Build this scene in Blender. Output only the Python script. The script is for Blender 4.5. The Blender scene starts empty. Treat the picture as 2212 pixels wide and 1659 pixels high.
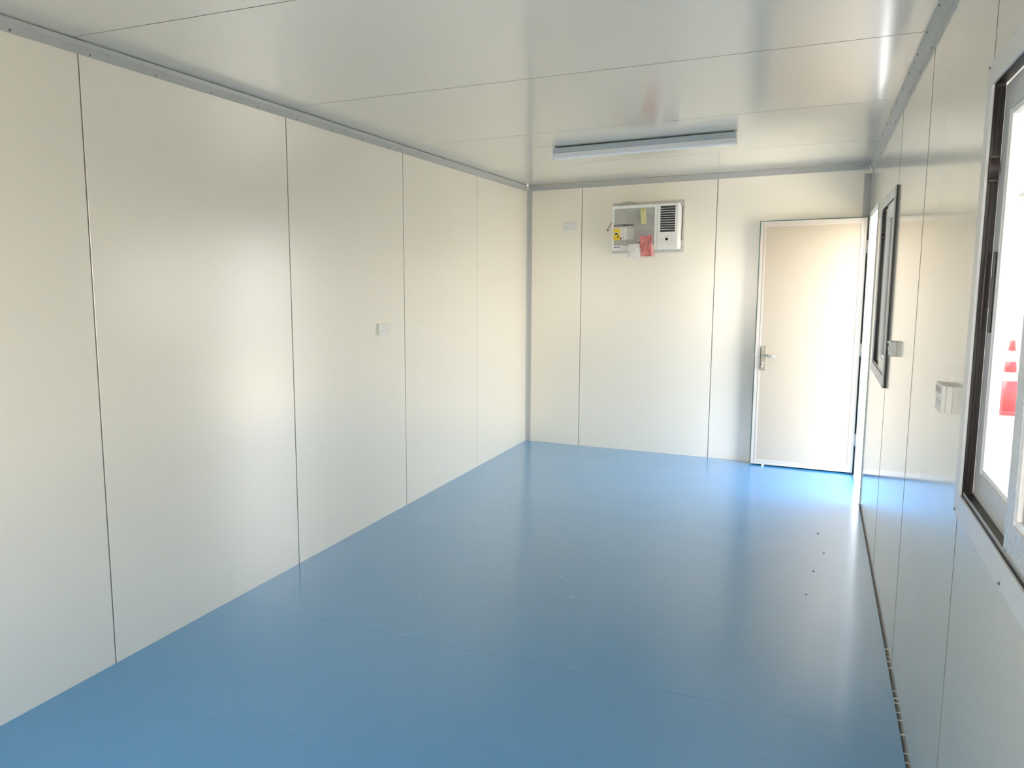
import bpy, bmesh, math, random
from mathutils import Vector, Matrix

scene = bpy.context.scene
col = scene.collection
random.seed(7)

# ------------------------------------------------------------------ camera
def make_camera():
    f_px, cx, cy = 1602.07, 944.53, 809.01
    yaw, pitch, roll = -0.4724, -0.1224, -0.0069
    f = Vector((math.sin(yaw) * math.cos(pitch), math.cos(yaw) * math.cos(pitch), math.sin(pitch)))
    r = f.cross(Vector((0, 0, 1))).normalized()
    u = r.cross(f)
    c, s = math.cos(roll), math.sin(roll)
    R, U = c * r + s * u, -s * r + c * u
    m = Matrix((R, U, -f)).transposed().to_4x4()
    m.translation = Vector((2.4966, 0.0, 1.542))
    cd = bpy.data.cameras.new('camera')
    cd.sensor_width = 36.0
    cd.sensor_fit = 'HORIZONTAL'
    cd.lens = f_px / 2212 * 36.0
    cd.shift_x = (1106 - cx) / 2212
    cd.shift_y = (cy - 829.5) / 2212
    cd.clip_start = 0.02
    cd.clip_end = 300
    co = bpy.data.objects.new('camera', cd)
    co.matrix_world = m
    col.objects.link(co)
    scene.camera = co
make_camera()

# ------------------------------------------------------------------ view
vs = scene.view_settings
scene.display_settings.display_device = 'sRGB'
vs.view_transform = 'Standard'
vs.look = 'None'
vs.exposure = 2.58
vs.gamma = 1.0
vs.use_curve_mapping = False
scene.cycles.max_bounces = 14
scene.cycles.diffuse_bounces = 8
scene.cycles.glossy_bounces = 6
scene.cycles.transparent_max_bounces = 16
scene.cycles.sample_clamp_indirect = 6
scene.cycles.use_denoising = True
scene.cycles.caustics_reflective = False
scene.cycles.caustics_refractive = False
scene.cycles.blur_glossy = 0.6

# ------------------------------------------------------------------ world: hazy bright sky, warm horizon
w = bpy.data.worlds.new('sky')
scene.world = w
w.use_nodes = True
nt = w.node_tree
nt.nodes.clear()
out = nt.nodes.new('ShaderNodeOutputWorld')
bg = nt.nodes.new('ShaderNodeBackground')
tc = nt.nodes.new('ShaderNodeTexCoord')
sep = nt.nodes.new('ShaderNodeSeparateXYZ')
ramp = nt.nodes.new('ShaderNodeValToRGB')
nt.links.new(tc.outputs['Generated'], sep.inputs[0])
nt.links.new(sep.outputs['Z'], ramp.inputs[0])
nt.links.new(ramp.outputs[0], bg.inputs[0])
nt.links.new(bg.outputs[0], out.inputs[0])
e = ramp.color_ramp.elements
e[0].position = 0.0
e[0].color = (1.0, 0.90, 0.76, 1)
e[1].position = 0.75
e[1].color = (0.45, 0.66, 1.0, 1)
m_ = e.new(0.22)
m_.color = (1.0, 0.955, 0.90, 1)
bg.inputs[1].default_value = 2.6

# ------------------------------------------------------------------ sun: high, along the long wall from behind the camera
sd = bpy.data.lights.new('sun', 'SUN')
sd.energy = 6.5
sd.angle = math.radians(1.5)
sd.color = (1.0, 0.91, 0.76)
so = bpy.data.objects.new('sun', sd)
so.rotation_euler = Vector((-0.46, 0.20, 0.77)).to_track_quat('Z', 'Y').to_euler()
so.location = (-10, -8, 15)
col.objects.link(so)

# ------------------------------------------------------------------ dimensions
W, D, H = 2.829, 6.789, 2.45
YN = -0.50          # wall behind the camera
T = 0.05            # panel thickness
DOOR_Y0, DOOR_Y1, DOOR_Z = 5.77, 6.62, 2.035
WIN = {1: (2.065, 1.14, 1.04, 1.967), 2: (5.27, 4.445, 1.045, 1.960)}
FW = (0.95, 2.05, 0.95, 1.95)   # unseen window added behind the camera for even light: x0, x1, z0, z1   # y far, y near, z0, z1 of the openings

# portals on the openings, the added one included (they only guide the sky light; they give off none)
def portal(y0, y1, z0, z1):
    ld = bpy.data.lights.new('portal', 'AREA')
    ld.shape = 'RECTANGLE'
    ld.size, ld.size_y = y1 - y0, z1 - z0
    ld.cycles.is_portal = True
    lo = bpy.data.objects.new('portal', ld)
    lo.location = (W + T + 0.02, (y0 + y1) / 2, (z0 + z1) / 2)
    lo.rotation_euler = Matrix(((0, 0, 1), (1, 0, 0), (0, 1, 0))).to_euler()
    col.objects.link(lo)
portal(DOOR_Y0, DOOR_Y1, 0.0, DOOR_Z)
for k in WIN:
    yf, yn, a, b = WIN[k]
    portal(yn, yf, a, b)
ld = bpy.data.lights.new('portal', 'AREA')
ld.shape = 'RECTANGLE'
ld.size, ld.size_y = FW[1] - FW[0], FW[3] - FW[2]
ld.cycles.is_portal = True
lo = bpy.data.objects.new('portal', ld)
lo.location = ((FW[0] + FW[1]) / 2, YN - T - 0.02, (FW[2] + FW[3]) / 2)
lo.rotation_euler = (math.pi / 2, 0, 0)
col.objects.link(lo)

# ------------------------------------------------------------------ materials
def node(nt, t, **kw):
    n = nt.nodes.new(t)
    for k, v in kw.items():
        setattr(n, k, v)
    return n

def mat(name, color, rough=0.5, metal=0.0, spec=0.5, noise=0.0, scale=40.0, bump=0.0, bscale=60.0,
        rnoise=0.0, coat=0.0, coatr=0.08, stretch=None):
    m = bpy.data.materials.new(name)
    m.use_nodes = True
    nt = m.node_tree
    p = nt.nodes['Principled BSDF']
    p.inputs['Base Color'].default_value = (*color, 1)
    p.inputs['Roughness'].default_value = rough
    p.inputs['Metallic'].default_value = metal
    p.inputs['Specular IOR Level'].default_value = spec
    if coat:
        p.inputs['Coat Weight'].default_value = coat
        p.inputs['Coat Roughness'].default_value = coatr
        p.inputs['Coat IOR'].default_value = 1.65
    tc = node(nt, 'ShaderNodeTexCoord')
    src = tc.outputs['Object']
    if stretch:
        mp = node(nt, 'ShaderNodeMapping')
        mp.inputs['Scale'].default_value = stretch
        nt.links.new(src, mp.inputs[0])
        src = mp.outputs[0]
    nz = node(nt, 'ShaderNodeTexNoise')
    nz.inputs['Scale'].default_value = scale
    nz.inputs['Detail'].default_value = 4
    nt.links.new(src, nz.inputs['Vector'])
    if noise:
        mx = node(nt, 'ShaderNodeMix', data_type='RGBA')
        mx.inputs[6].default_value = (*[c * (1 - noise) for c in color], 1)
        mx.inputs[7].default_value = (*[min(1, c * (1 + noise)) for c in color], 1)
        nt.links.new(nz.outputs['Fac'], mx.inputs[0])
        nt.links.new(mx.outputs[2], p.inputs['Base Color'])
    if rnoise:
        mr = node(nt, 'ShaderNodeMapRange')
        mr.inputs['To Min'].default_value = max(0.02, rough - rnoise)
        mr.inputs['To Max'].default_value = rough + rnoise
        mr.inputs['From Min'].default_value = 0.3
        mr.inputs['From Max'].default_value = 0.7
        nt.links.new(nz.outputs['Fac'], mr.inputs[0])
        nt.links.new(mr.outputs[0], p.inputs['Roughness'])
    if bump:
        nb = node(nt, 'ShaderNodeTexNoise')
        nb.inputs['Scale'].default_value = bscale
        nb.inputs['Detail'].default_value = 2
        nt.links.new(src, nb.inputs['Vector'])
        b = node(nt, 'ShaderNodeBump')
        b.inputs['Strength'].default_value = bump
        b.inputs['Distance'].default_value = 0.002
        nt.links.new(nb.outputs['Fac'], b.inputs['Height'])
        nt.links.new(b.outputs[0], p.inputs['Normal'])
    return m

M = {}
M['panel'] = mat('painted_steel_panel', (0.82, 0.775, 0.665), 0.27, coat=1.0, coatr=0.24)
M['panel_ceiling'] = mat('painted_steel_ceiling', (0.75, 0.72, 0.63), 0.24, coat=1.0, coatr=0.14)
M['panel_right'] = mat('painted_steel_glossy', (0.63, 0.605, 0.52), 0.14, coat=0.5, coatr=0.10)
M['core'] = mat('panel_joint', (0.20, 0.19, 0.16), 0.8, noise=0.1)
M['trim'] = mat('grey_corner_trim', (0.46, 0.465, 0.46), 0.32, noise=0.03, scale=12, rnoise=0.05)
M['alu'] = mat('grey_window_frame', (0.52, 0.54, 0.56), 0.33, noise=0.04, scale=25, rnoise=0.06)
M['surround'] = mat('pale_metal_surround', (0.58, 0.57, 0.52), 0.35, noise=0.04, scale=20)
M['flange'] = mat('pale_flange', (0.60, 0.61, 0.61), 0.3, noise=0.02, scale=20)
M['white_alu'] = mat('white_frame', (0.86, 0.85, 0.82), 0.3, noise=0.01)
M['bronze'] = mat('dark_bronze_channel', (0.014, 0.011, 0.010), 0.3, noise=0.1)
M['black'] = mat('black_plastic', (0.012, 0.012, 0.014), 0.35, noise=0.1)
M['brown'] = mat('brown_plastic', (0.055, 0.038, 0.032), 0.35, noise=0.1)
M['steel'] = mat('bright_steel', (0.62, 0.60, 0.56), 0.25, metal=1.0, noise=0.04)
M['satin'] = mat('satin_steel', (0.36, 0.34, 0.27), 0.42, metal=0.75, noise=0.05, scale=90)
M['screw'] = mat('screw_steel', (0.30, 0.29, 0.27), 0.3, metal=1.0, noise=0.05)
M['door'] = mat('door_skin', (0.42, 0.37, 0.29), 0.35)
M['door_edge'] = mat('door_edge_frame', (0.52, 0.485, 0.43), 0.35)
M['teal'] = mat('teal_protective_film', (0.03, 0.20, 0.19), 0.3, noise=0.1)
M['white'] = mat('white_plastic', (0.80, 0.79, 0.76), 0.35, noise=0.01)
M['white_cool'] = mat('white_diffuser', (0.90, 0.90, 0.93), 0.4, noise=0.01)
M['batten_grey'] = mat('batten_housing', (0.52, 0.58, 0.64), 0.4, noise=0.01)
M['display'] = mat('dark_display', (0.008, 0.012, 0.010), 0.15, noise=0.05)
M['ink'] = mat('printed_ink', (0.02, 0.018, 0.02), 0.5, noise=0.05)
M['pale_ink'] = mat('pale_grey_ink', (0.42, 0.40, 0.38), 0.6, noise=0.05)
M['yellow'] = mat('yellow_print', (0.80, 0.56, 0.03), 0.45, noise=0.05)
M['red_print'] = mat('red_print', (0.72, 0.28, 0.22), 0.45, noise=0.05)
M['paper'] = mat('white_paper', (0.80, 0.76, 0.73), 0.55, noise=0.02)
M['tape'] = mat('pale_yellow_tape', (0.62, 0.58, 0.28), 0.55, noise=0.06, scale=120, bump=0.3)
M['red_pack'] = mat('red_packet', (0.80, 0.045, 0.045), 0.22, noise=0.5, scale=24, bump=0.9, bscale=28)
M['dark_pack'] = mat('dark_red_shape', (0.06, 0.006, 0.012), 0.35, noise=0.2)
M['cone_red'] = mat('cone_red_rubber', (0.62, 0.02, 0.03), 0.5, noise=0.03)
M['cone_white'] = mat('cone_white_band', (0.85, 0.82, 0.78), 0.4, noise=0.03)
M['cladding'] = mat('white_cladding', (0.60, 0.59, 0.57), 0.5, noise=0.02)
M['grey_skid'] = mat('grey_steel_skid', (0.40, 0.42, 0.43), 0.5, noise=0.05)
M['cream_seal'] = mat('white_sealant', (0.75, 0.76, 0.76), 0.6, noise=0.05)

def packet_mat():
    m = mat('red_packet', (0.7, 0.05, 0.05), 0.22, bump=0.9, bscale=28)
    nt = m.node_tree
    tc = node(nt, 'ShaderNodeTexCoord')
    mp = node(nt, 'ShaderNodeMapping')
    mp.inputs['Scale'].default_value = (34, 1, 9)
    nz = node(nt, 'ShaderNodeTexNoise')
    nz.inputs['Scale'].default_value = 1.0
    nz.inputs['Distortion'].default_value = 1.2
    rp = node(nt, 'ShaderNodeValToRGB')  # fold shade and pale crumple highlights painted into the red
    e = rp.color_ramp.elements
    e[0].position, e[0].color = 0.36, (0.42, 0.015, 0.02, 1)
    e[1].position, e[1].color = 0.66, (0.95, 0.42, 0.38, 1)
    q = e.new(0.52)
    q.color = (0.80, 0.07, 0.06, 1)
    nt.links.new(tc.outputs['Object'], mp.inputs[0])
    nt.links.new(mp.outputs[0], nz.inputs['Vector'])
    nt.links.new(nz.outputs['Fac'], rp.inputs[0])
    nt.links.new(rp.outputs[0], nt.nodes['Principled BSDF'].inputs['Base Color'])
    return m
M['red_pack'] = packet_mat()

def glass_mat(name, tint):
    m = bpy.data.materials.new(name)
    m.use_nodes = True
    nt = m.node_tree
    nt.nodes.clear()
    o = node(nt, 'ShaderNodeOutputMaterial')
    tr = node(nt, 'ShaderNodeBsdfTransparent')
    tr.inputs[0].default_value = (*tint, 1)
    gl = node(nt, 'ShaderNodeBsdfGlossy')
    gl.inputs['Roughness'].default_value = 0.02
    fr = node(nt, 'ShaderNodeFresnel')
    fr.inputs[0].default_value = 1.45
    mr = node(nt, 'ShaderNodeMath', operation='MULTIPLY')
    mr.inputs[1].default_value = 0.6
    mx = node(nt, 'ShaderNodeMixShader')
    nt.links.new(fr.outputs[0], mr.inputs[0])
    nt.links.new(mr.outputs[0], mx.inputs[0])
    nt.links.new(tr.outputs[0], mx.inputs[1])
    nt.links.new(gl.outputs[0], mx.inputs[2])
    nt.links.new(mx.outputs[0], o.inputs[0])
    return m
M['glass'] = glass_mat('clear_window_glass', (0.96, 0.97, 0.97))
M['glass_tinted'] = glass_mat('lightly_tinted_glass', (0.69, 0.70, 0.70))

def film_mat(name, tint, haze, hazecol, bump=0.6, bscale=30):
    """thin clear plastic: mostly see-through with a milky sheen"""
    m = bpy.data.materials.new(name)
    m.use_nodes = True
    nt = m.node_tree
    nt.nodes.clear()
    o = node(nt, 'ShaderNodeOutputMaterial')
    tr = node(nt, 'ShaderNodeBsdfTransparent')
    tr.inputs[0].default_value = (*tint, 1)
    pr = node(nt, 'ShaderNodeBsdfPrincipled')
    pr.inputs['Base Color'].default_value = (*hazecol, 1)
    pr.inputs['Roughness'].default_value = 0.22
    tc = node(nt, 'ShaderNodeTexCoord')
    nz = node(nt, 'ShaderNodeTexNoise')
    nz.inputs['Scale'].default_value = bscale
    nz.inputs['Distortion'].default_value = 1.5
    nt.links.new(tc.outputs['Object'], nz.inputs['Vector'])
    b = node(nt, 'ShaderNodeBump')
    b.inputs['Strength'].default_value = bump
    b.inputs['Distance'].default_value = 0.004
    nt.links.new(nz.outputs['Fac'], b.inputs['Height'])
    nt.links.new(b.outputs[0], pr.inputs['Normal'])
    mr = node(nt, 'ShaderNodeMapRange')
    mr.inputs['From Min'].default_value = 0.35
    mr.inputs['From Max'].default_value = 0.65
    mr.inputs['To Min'].default_value = haze * 0.75
    mr.inputs['To Max'].default_value = min(1, haze * 1.25)
    nt.links.new(nz.outputs['Fac'], mr.inputs[0])
    mx = node(nt, 'ShaderNodeMixShader')
    nt.links.new(mr.outputs[0], mx.inputs[0])
    nt.links.new(tr.outputs[0], mx.inputs[1])
    nt.links.new(pr.outputs[0], mx.inputs[2])
    nt.links.new(mx.outputs[0], o.inputs[0])
    return m
M['film'] = film_mat('clear_plastic_film', (0.96, 0.96, 0.96), 0.17, (0.66, 0.65, 0.61))
M['zip_film'] = film_mat('zip_bag_film', (0.97, 0.95, 0.95), 0.12, (0.85, 0.74, 0.74), bscale=22)

def grille_mat():
    """fine perforated plastic: dark round holes on off-white"""
    m = bpy.data.materials.new('perforated_grille')
    m.use_nodes = True
    nt = m.node_tree
    p = nt.nodes['Principled BSDF']
    p.inputs['Roughness'].default_value = 0.45
    tc = node(nt, 'ShaderNodeTexCoord')
    mp = node(nt, 'ShaderNodeMapping')
    mp.inputs['Rotation'].default_value = (0, math.radians(45), 0)
    mp.inputs['Scale'].default_value = (150, 0.0, 150)
    nt.links.new(tc.outputs['Object'], mp.inputs[0])
    fr = node(nt, 'ShaderNodeVectorMath', operation='FRACTION')
    nt.links.new(mp.outputs[0], fr.inputs[0])
    sb = node(nt, 'ShaderNodeVectorMath', operation='SUBTRACT')
    sb.inputs[1].default_value = (0.5, 0.0, 0.5)
    nt.links.new(fr.outputs[0], sb.inputs[0])
    ln = node(nt, 'ShaderNodeVectorMath', operation='LENGTH')
    nt.links.new(sb.outputs[0], ln.inputs[0])
    lt = node(nt, 'ShaderNodeMath', operation='LESS_THAN')
    lt.inputs[1].default_value = 0.36
    nt.links.new(ln.outputs['Value'], lt.inputs[0])
    mx = node(nt, 'ShaderNodeMix', data_type='RGBA')
    mx.inputs[6].default_value = (0.70, 0.69, 0.65, 1)
    mx.inputs[7].default_value = (0.10, 0.10, 0.085, 1)
    nt.links.new(lt.outputs[0], mx.inputs[0])
    nt.links.new(mx.outputs[2], p.inputs['Base Color'])
    return m
M['grille'] = grille_mat()

def scratched_alu():
    """window frame metal still under scratched protective film"""
    m = mat('filmed_window_frame', (0.50, 0.53, 0.56), 0.3, noise=0.05, scale=18, rnoise=0.08)
    nt = m.node_tree
    p = nt.nodes['Principled BSDF']
    base = p.inputs['Base Color'].links[0].from_socket
    tc = node(nt, 'ShaderNodeTexCoord')
    mp = node(nt, 'ShaderNodeMapping')
    mp.inputs['Scale'].default_value = (6, 28, 14)
    mp.inputs['Rotation'].default_value = (0.6, 0, 0)
    nt.links.new(tc.outputs['Object'], mp.inputs[0])
    nz = node(nt, 'ShaderNodeTexNoise')
    nz.inputs['Scale'].default_value = 1.6
    nz.inputs['Distortion'].default_value = 3.0
    nt.links.new(mp.outputs[0], nz.inputs['Vector'])
    sub = node(nt, 'ShaderNodeMath', operation='SUBTRACT')
    sub.inputs[1].default_value = 0.53
    ab = node(nt, 'ShaderNodeMath', operation='ABSOLUTE')
    lt = node(nt, 'ShaderNodeMath', operation='LESS_THAN')
    lt.inputs[1].default_value = 0.006
    nt.links.new(nz.outputs['Fac'], sub.inputs[0])
    nt.links.new(sub.outputs[0], ab.inputs[0])
    nt.links.new(ab.outputs[0], lt.inputs[0])
    n2 = node(nt, 'ShaderNodeTexNoise')
    n2.inputs['Scale'].default_value = 30
    nt.links.new(tc.outputs['Object'], n2.inputs['Vector'])
    g = node(nt, 'ShaderNodeMath', operation='GREATER_THAN')
    g.inputs[1].default_value = 0.52
    nt.links.new(n2.outputs['Fac'], g.inputs[0])
    mu = node(nt, 'ShaderNodeMath', operation='MULTIPLY')
    nt.links.new(lt.outputs[0], mu.inputs[0])
    nt.links.new(g.outputs[0], mu.inputs[1])
    mx = node(nt, 'ShaderNodeMix', data_type='RGBA')
    mx.inputs[7].default_value = (0.85, 0.87, 0.88, 1)
    nt.links.new(mu.outputs[0], mx.inputs[0])
    nt.links.new(base, mx.inputs[6])
    nt.links.new(mx.outputs[2], p.inputs['Base Color'])
    return m
M['alu_film'] = scratched_alu()

def floor_mat():
    m = bpy.data.materials.new('blue_vinyl_floor')
    m.use_nodes = True
    nt = m.node_tree
    p = nt.nodes['Principled BSDF']
    tc = node(nt, 'ShaderNodeTexCoord')
    co = tc.outputs['Object']
    # broad mottling of the blue
    n1 = node(nt, 'ShaderNodeTexNoise')
    n1.inputs['Scale'].default_value = 1.3
    n1.inputs['Detail'].default_value = 5
    nt.links.new(co, n1.inputs['Vector'])
    mx = node(nt, 'ShaderNodeMix', data_type='RGBA')
    mx.inputs[6].default_value = (0.036, 0.240, 0.480, 1)
    mx.inputs[7].default_value = (0.050, 0.270, 0.520, 1)
    nt.links.new(n1.outputs['Fac'], mx.inputs[0])
    # fine scuffs running across the room
    mp = node(nt, 'ShaderNodeMapping')
    mp.inputs['Scale'].default_value = (3, 26, 1)
    nt.links.new(co, mp.inputs[0])
    n2 = node(nt, 'ShaderNodeTexNoise')
    n2.inputs['Scale'].default_value = 2.2
    n2.inputs['Detail'].default_value = 6
    n2.inputs['Roughness'].default_value = 0.7
    nt.links.new(mp.outputs[0], n2.inputs['Vector'])
    mr = node(nt, 'ShaderNodeMapRange')
    mr.inputs['From Min'].default_value = 0.56
    mr.inputs['From Max'].default_value = 0.78
    mr.inputs['To Max'].default_value = 0.30
    nt.links.new(n2.outputs['Fac'], mr.inputs[0])
    m2 = node(nt, 'ShaderNodeMix', data_type='RGBA')
    m2.inputs[7].default_value = (0.20, 0.42, 0.62, 1)
    nt.links.new(mr.outputs[0], m2.inputs[0])
    nt.links.new(mx.outputs[2], m2.inputs[6])
    nt.links.new(m2.outputs[2], p.inputs['Base Color'])
    # roughness: satin with worn patches
    n3 = node(nt, 'ShaderNodeTexNoise')
    n3.inputs['Scale'].default_value = 2.4
    n3.inputs['Detail'].default_value = 6
    nt.links.new(co, n3.inputs['Vector'])
    r = node(nt, 'ShaderNodeMapRange')
    r.inputs['From Min'].default_value = 0.0
    r.inputs['From Max'].default_value = 1.0
    r.inputs['To Min'].default_value = 0.29
    r.inputs['To Max'].default_value = 0.40
    nt.links.new(n3.outputs['Fac'], r.inputs[0])
    nt.links.new(r.outputs[0], p.inputs['Roughness'])
    p.inputs['Specular IOR Level'].default_value = 0.9
    p.inputs['Coat Weight'].default_value = 0.9
    p.inputs['Coat Roughness'].default_value = 0.17
    p.inputs['Coat IOR'].default_value = 1.55
    nb = node(nt, 'ShaderNodeTexNoise')
    nb.inputs['Scale'].default_value = 5
    nb.inputs['Detail'].default_value = 5
    nt.links.new(co, nb.inputs['Vector'])
    b = node(nt, 'ShaderNodeBump')
    b.inputs['Strength'].default_value = 0.10
    b.inputs['Distance'].default_value = 0.004
    nt.links.new(nb.outputs['Fac'], b.inputs['Height'])
    nt.links.new(b.outputs[0], p.inputs['Normal'])
    return m
M['floor'] = floor_mat()

def ground_mat():
    m = bpy.data.materials.new('pale_gravel')
    m.use_nodes = True
    nt = m.node_tree
    p = nt.nodes['Principled BSDF']
    p.inputs['Roughness'].default_value = 0.9
    tc = node(nt, 'ShaderNodeTexCoord')
    v = node(nt, 'ShaderNodeTexVoronoi')
    v.inputs['Scale'].default_value = 22
    nt.links.new(tc.outputs['Object'], v.inputs['Vector'])
    rp = node(nt, 'ShaderNodeValToRGB')
    rp.color_ramp.elements[0].color = (0.32, 0.26, 0.19, 1)
    rp.color_ramp.elements[1].color = (0.56, 0.48, 0.37, 1)
    nt.links.new(v.outputs['Color'], rp.inputs[0])
    nt.links.new(rp.outputs[0], p.inputs['Base Color'])
    return m
M['gravel'] = ground_mat()

def grass_mat():
    m = mat('dry_grass', (0.16, 0.20, 0.09), 0.9, noise=0.5, scale=8)
    return m
M['grass'] = grass_mat()

# ------------------------------------------------------------------ mesh helpers
class MB:
    def __init__(self):
        self.bm = bmesh.new()

    def box(self, x0, x1, y0, y1, z0, z1, mi=0):
        x0, x1 = min(x0, x1), max(x0, x1)
        y0, y1 = min(y0, y1), max(y0, y1)
        z0, z1 = min(z0, z1), max(z0, z1)
        v = [self.bm.verts.new((x, y, z)) for x in (x0, x1) for y in (y0, y1) for z in (z0, z1)]
        for idx in ((0, 1, 3, 2), (4, 6, 7, 5), (0, 4, 5, 1), (2, 3, 7, 6), (0, 2, 6, 4), (1, 5, 7, 3)):
            f = self.bm.faces.new([v[i] for i in idx])
            f.material_index = mi
        return self

    def prism(self, pts, h0, h1, axis, mi=0):
        """extrude a polygon; pts are the two coordinates left after dropping `axis`"""
        def p3(a, b, h):
            return {0: (h, a, b), 1: (a, h, b), 2: (a, b, h)}[axis]
        lo = [self.bm.verts.new(p3(a, b, h0)) for a, b in pts]
        hi = [self.bm.verts.new(p3(a, b, h1)) for a, b in pts]
        n = len(pts)
        fs = [self.bm.faces.new(lo), self.bm.faces.new(list(reversed(hi)))]
        for i in range(n):
            fs.append(self.bm.faces.new([lo[i], hi[i], hi[(i + 1) % n], lo[(i + 1) % n]]))
        for f in fs:
            f.material_index = mi
        return self

    def tube(self, p0, p1, r0, r1=None, seg=16, mi=0):
        r1 = r0 if r1 is None else r1
        p0, p1 = Vector(p0), Vector(p1)
        d = (p1 - p0).normalized()
        a = d.orthogonal().normalized()
        b = d.cross(a)
        A, B = [], []
        for i in range(seg):
            t = 2 * math.pi * i / seg
            o = a * math.cos(t) + b * math.sin(t)
            A.append(self.bm.verts.new(p0 + o * r0))
            B.append(self.bm.verts.new(p1 + o * r1))
        fs = [self.bm.faces.new(list(reversed(A))), self.bm.faces.new(B)]
        for i in range(seg):
            f = self.bm.faces.new([A[i], A[(i + 1) % seg], B[(i + 1) % seg], B[i]])
            f.smooth = True
            fs.append(f)
        for f in fs:
            f.material_index = mi
        return self

    def path(self, pts, r, seg=10, mi=0):
        """a round cord through points (smooth joined rings)"""
        pts = [Vector(p) for p in pts]
        rings = []
        prev = None
        for i, p in enumerate(pts):
            d = (pts[min(i + 1, len(pts) - 1)] - pts[max(i - 1, 0)]).normalized()
            a = (prev - d * prev.dot(d)).normalized() if prev else d.orthogonal().normalized()
            prev = a
            b = d.cross(a)
            rings.append([self.bm.verts.new(p + (a * math.cos(2 * math.pi * k / seg) + b * math.sin(2 * math.pi * k / seg)) * r) for k in range(seg)])
        for A, B in zip(rings, rings[1:]):
            for k in range(seg):
                f = self.bm.faces.new([A[k], A[(k + 1) % seg], B[(k + 1) % seg], B[k]])
                f.smooth = True
                f.material_index = mi
        self.bm.faces.new(list(reversed(rings[0])))
        self.bm.faces.new(rings[-1])
        return self

    def ring_x(self, x0, x1, y0, y1, z0, z1, wy, wz=None, mi=0):
        """rectangular ring in the yz plane, member widths wy / wz, depth x0..x1, mitred as one closed body"""
        wz = wy if wz is None else wz
        o = [(y0, z0), (y1, z0), (y1, z1), (y0, z1)]
        n = [(y0 + wy, z0 + wz), (y1 - wy, z0 + wz), (y1 - wy, z1 - wz), (y0 + wy, z1 - wz)]
        vs = [[self.bm.verts.new((x, a, b)) for a, b in q] for x in (x0, x1) for q in (o, n)]
        O0, N0, O1, N1 = vs
        for i in range(4):
            j = (i + 1) % 4
            for q in ([O0[i], N0[i], N0[j], O0[j]], [O1[i], O1[j], N1[j], N1[i]],
                      [O0[i], O0[j], O1[j], O1[i]], [N0[i], N1[i], N1[j], N0[j]]):
                self.bm.faces.new(q).material_index = mi
        return self

    def build(self, name, mats, parent=None, bevel=0.0, rot=None, seg=2):
        bm = self.bm
        bmesh.ops.recalc_face_normals(bm, faces=bm.faces)
        lo = Vector([min(v.co[i] for v in bm.verts) for i in range(3)])
        hi = Vector([max(v.co[i] for v in bm.verts) for i in range(3)])
        c = Vector(((lo.x + hi.x) / 2, (lo.y + hi.y) / 2, lo.z))
        if rot:
            c = (lo + hi) / 2
        bmesh.ops.translate(bm, verts=bm.verts, vec=-c)
        me = bpy.data.meshes.new(name)
        bm.to_mesh(me)
        bm.free()
        if not isinstance(mats, (list, tuple)):
            mats = [mats]
        for m in mats:
            me.materials.append(m if not isinstance(m, str) else M[m])
        o = bpy.data.objects.new(name, me)
        o.location = c
        if rot:
            o.rotation_euler = rot
        col.objects.link(o)
        if parent is not None:
            o.parent = parent
            o.location = c - world_loc(parent)
        if bevel:
            b = o.modifiers.new('bevel', 'BEVEL')
            b.width = bevel
            b.segments = seg
            b.limit_method = 'ANGLE'
            b.harden_normals = False
        return o

def ring_y(mb, y0, y1, x0, x1, z0, z1, wd):
    o = [(x0, z0), (x1, z0), (x1, z1), (x0, z1)]
    n = [(x0 + wd, z0 + wd), (x1 - wd, z0 + wd), (x1 - wd, z1 - wd), (x0 + wd, z1 - wd)]
    V = [[mb.bm.verts.new((a, y, b)) for a, b in q] for y in (y0, y1) for q in (o, n)]
    O0, N0, O1, N1 = V
    for i in range(4):
        j = (i + 1) % 4
        for q in ([O0[i], O0[j], N0[j], N0[i]], [O1[i], N1[i], N1[j], O1[j]], [O0[i], O1[i], O1[j], O0[j]], [N0[i], N0[j], N1[j], N1[i]]):
            mb.bm.faces.new(q)

def world_loc(o):
    p = Vector(o.location)
    while o.parent:
        o = o.parent
        p = p + Vector(o.location)
    return p

def empty(name, loc):
    o = bpy.data.objects.new(name, None)
    o.empty_display_size = 0.1
    o.location = loc
    col.objects.link(o)
    return o

def tag(o, label=None, cat=None, group=None, kind=None):
    if label: o['label'] = label
    if cat: o['category'] = cat
    if group: o['group'] = group
    if kind: o['kind'] = kind
    return o

def text_mesh(s, size, loc, rot, name, m, parent, depth=0.0006, shear=0.0, offset=0.0):
    cu = bpy.data.curves.new(name, 'FONT')
    cu.body = s
    cu.size = size
    cu.extrude = depth
    cu.shear = shear
    cu.offset = offset
    cu.align_x = 'LEFT'
    t = bpy.data.objects.new(name + '_src', cu)
    col.objects.link(t)
    dg = bpy.context.evaluated_depsgraph_get()
    me = bpy.data.meshes.new_from_object(t.evaluated_get(dg))
    bpy.data.objects.remove(t)
    me.name = name
    me.materials.clear()
    me.materials.append(M[m])
    o = bpy.data.objects.new(name, me)
    o.parent = parent
    o.location = Vector(loc) - world_loc(parent)
    o.rotation_euler = rot
    col.objects.link(o)
    return o

# ================================================================== SHELL
G = 0.0024      # open joint between panels
CH = 0.003      # folded edge of a panel

def panel_profile(a0, a1, face, back, flip):
    """cross-section of one panel: (along, depth) with chamfered visible edges"""
    s = -1 if flip else 1
    return [(a0, face + s * CH), (a0 + CH, face), (a1 - CH, face), (a1, face + s * CH), (a1, back), (a0, back)]

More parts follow.
